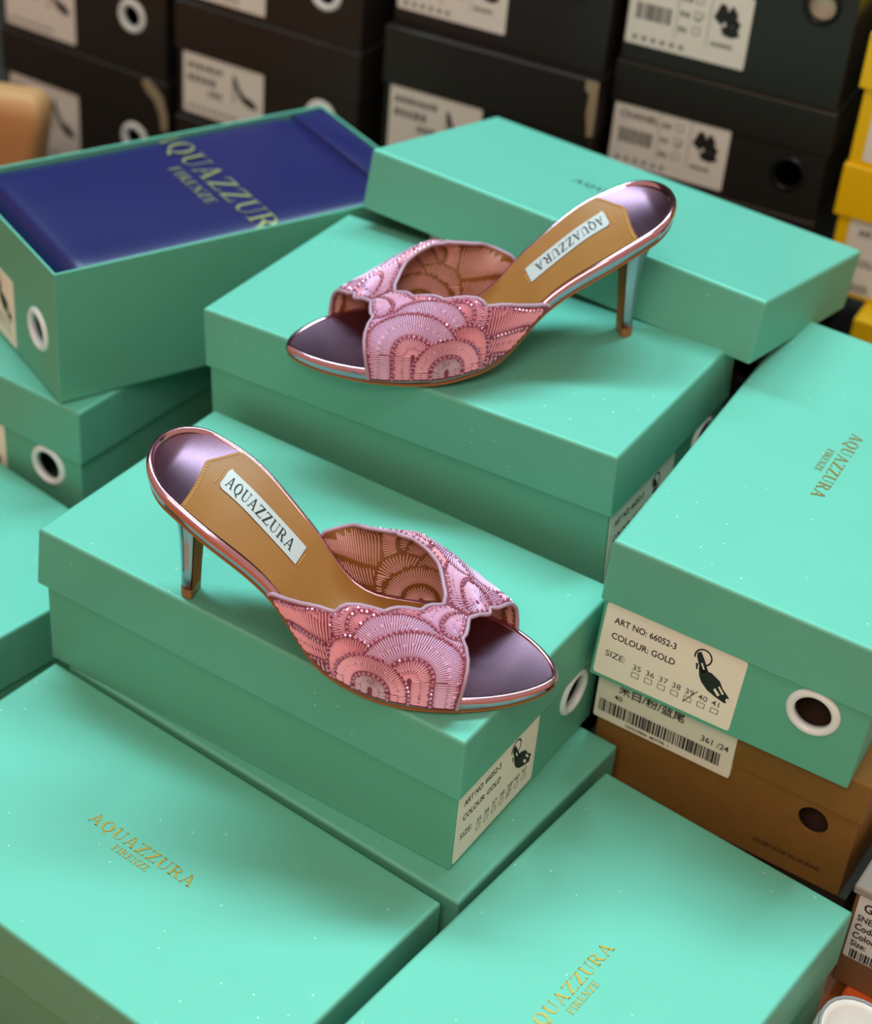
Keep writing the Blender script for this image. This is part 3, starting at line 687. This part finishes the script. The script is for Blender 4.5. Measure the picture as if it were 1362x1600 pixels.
    for i in range(n1+1):
        p = i/n1; x = TAGX0+(TAGX1-TAGX0)*p
        for j in range(n2+1):
            y = tag_c(p)+(-1+2*j/n2)*.0082; tt = float((y-f_c(x))/(f_w(x)-.003)); V.append((x+(.0012 if p == 0 and j in (0, n2) else 0), y, float(surf_z(x, tt))+.0016))
    for i in range(n1):
        for j in range(n2): a = i*(n2+1)+j; Fc.append((a, a+n2+1, a+n2+2, a+1))
    g['brand_tag'] = (V, Fc, ['tag_satin'], None, True)
    # heel
    SEC = [(.0056, -.0058, .0024, .0066), (.02, -.0066, .0026, .0069), (.036, -.0080, .0030, .0077), (.050, -.0102, .0036, .0092), (.058, -.0134, .0046, .0120), (.064, -.0172, .0066, .0156), (None, -.0218, .0115, .0205)]
    def heel_y(z): return .0062*((.072 if z is None else z)/.072)**1.3
    def section(xb, xf, hw, yc, n=16):
        P = [(xf, yc-hw*.86), (xf-.0006, yc-hw*.97), (xf-(xf-xb)*.35, yc-hw)]
        for k in range(1, n): a = -PI/2+PI*k/n; P.append((xf-(xf-xb)*.35-(xf-xb)*.65*math.cos(a), yc+hw*math.sin(a)))
        return P+[(xf-(xf-xb)*.35, yc+hw), (xf-.0006, yc+hw*.97), (xf, yc+hw*.86)]
    def loops(S): 
        L = []
        for z, xb, xf, hw in S:
            P = section(xb, xf, hw, heel_y(z))
            L.append([(x, y, z if z is not None else float(f_z(x))-.0088) for x, y in P])
        return L
    def loft_np(L, caps=True):
        V = [v for l in L for v in l]; n = len(L[0]); Fc = []
        for a in range(len(L)-1):
            for i in range(n): Fc.append((a*n+i, a*n+(i+1) % n, (a+1)*n+(i+1) % n, (a+1)*n+i))
        if caps: Fc += [tuple(reversed(range(n))), tuple(range((len(L)-1)*n, len(L)*n))]
        return V, Fc
    V, Fc = loft_np(loops(SEC)); Fc = [tuple(reversed(f)) for f in Fc]; g['heel'] = (V, Fc, ['lilac_foil'], None, True)
    V, Fc = [], []
    for z, xb, xf, hw in SEC:
        yc = heel_y(z); x = xf+.00035
        V += [(x, yc-hw*.90, z if z is not None else float(f_z(x))-.0095), (x, yc+hw*.90, z if z is not None else float(f_z(x))-.0095)]
    for a in range(len(SEC)-1): Fc.append((2*a, 2*a+1, 2*a+3, 2*a+2))
    g['heel_breast'] = (V, Fc, ['heel_brown'], None, False)
    V, Fc = loft_np(loops([(.0, -.0060, .0027, .0069), (.0056, -.0061, .0028, .0069)])); Fc = [tuple(reversed(f)) for f in Fc]; g['top_lift'] = (V, Fc, ['sole_leather'], None, False)
    # vamp, lining, piping
    NT, NV = 150, 22; tt = np.linspace(0, PI, NT+1); xr = edge(RN, RF, tt); xf = edge(FN, FF, tt); v = np.linspace(0, 1, NV+1)
    Ug = xr[:, None]+(xf-xr)[:, None]*v[None]; Tg = np.repeat(tt[:, None], NV+1, 1); P = vamp(Ug, Tg); N = normal(Ug, Tg)
    quad = [(i*(NV+1)+j, (i+1)*(NV+1)+j, (i+1)*(NV+1)+j+1, i*(NV+1)+j+1) for i in range(NT) for j in range(NV)]
    g['vamp'] = (P.reshape(-1, 3), [tuple(reversed(q)) for q in quad], ['pink_ground'], None, True)
    Pi = P-N*.0013; g['lining'] = (Pi.reshape(-1, 3), quad, ['lining_leather'], None, True)
    V, Fc = [], []
    for j in (0, NV):
        C = (P[:, j]+Pi[:, j])/2; a, b = tube(C, .00125); n0 = len(V); V += a; Fc += [tuple(n0+i for i in f) for f in b]
    g['piping'] = (V, Fc, ['lilac_piping'], None, True)
    for inner, nm in ((False, 'embroidery'), (True, 'inner_embroidery')):
        V, Fc, mi = [], [], []
        for side in (0, 1):
            a, b, c = stitch_mesh(side, inner); n0 = len(V); V += list(a); Fc += [tuple(n0+i for i in f) for f in b]; mi += c
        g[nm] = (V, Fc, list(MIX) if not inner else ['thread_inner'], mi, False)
    V, Fc = [], []
    for side in (0, 1):
        a, b = bead_mesh(side); n0 = len(V); V += a; Fc += [tuple(n0+i for i in f) for f in b]
    g['rhinestones'] = (V, Fc, ['rhinestone'], None, False)
    return g
def tag_c(p): return .0155-.0125*p-.0012*math.sin(PI*p)
def make_shoe(label, matrix, my):
    t = thing('mule', label, 'shoe', group='pair of pink embroidered mules'); t.matrix_world = matrix
    if not _cache: _cache.update(shoe_geo())
    parent = {'stitching': 'sock', 'heel_breast': 'heel', 'top_lift': 'heel', 'lining': 'vamp', 'piping': 'vamp', 'embroidery': 'vamp', 'inner_embroidery': 'vamp', 'rhinestones': 'vamp'}
    made = {}
    for nm, (V, Fc, ms, mi, sm) in _cache.items():
        V2 = np.array(V, float).copy(); V2[:, 1] *= my
        F2 = Fc if my > 0 else [tuple(reversed(f)) for f in Fc]
        made[nm] = from_data(nm, V2.tolist(), F2, None, made.get(parent.get(nm), t), sm, ms, mi)
        if nm in ('embroidery', 'inner_embroidery', 'rhinestones', 'stitching'): made[nm]['kind'] = 'stuff'
        if nm in ('heel', 'top_lift', 'heel_breast', 'outsole'):
            bmx = bmesh.new(); bmx.from_mesh(made[nm].data)
            if nm in ('heel', 'top_lift'): bmesh.ops.recalc_face_normals(bmx, faces=bmx.faces)
            bmx.to_mesh(made[nm].data); bmx.free()
    def fn(a, b):
        p = (a/(TAGX1-TAGX0))+.5; x = TAGX0+(TAGX1-TAGX0)*p; y = my*tag_c(p)+b; yl = my*y; q = float((yl-f_c(x))/(f_w(x)-.003))
        return (x, y, float(surf_z(x, q))+.0019)
    P = serif('AQUAZZURA', .0440, .0088, -.0012, -.0044)
    polys_obj('lettering', P, fn, 'ink', made['brand_tag'])
    return t
MA = Matrix.Translation((-.1341, .8138, .2014)) @ Matrix.Rotation(-.2726, 4, 'Z')
make_shoe('pink embroidered high heeled mule in front, toe pointing to the lower right', MA, 1)
MB = Matrix.Translation((.0141, 1.0222, .1717)) @ Euler((.0146, -.0405, -.5061)).to_matrix().to_4x4() @ Matrix.Translation((.0856, .0471, BH+.0003)) @ Matrix.Rotation(math.radians(224.25), 4, 'Z')
make_shoe('pink embroidered high heeled mule at the back, toe pointing left', MB, -1)
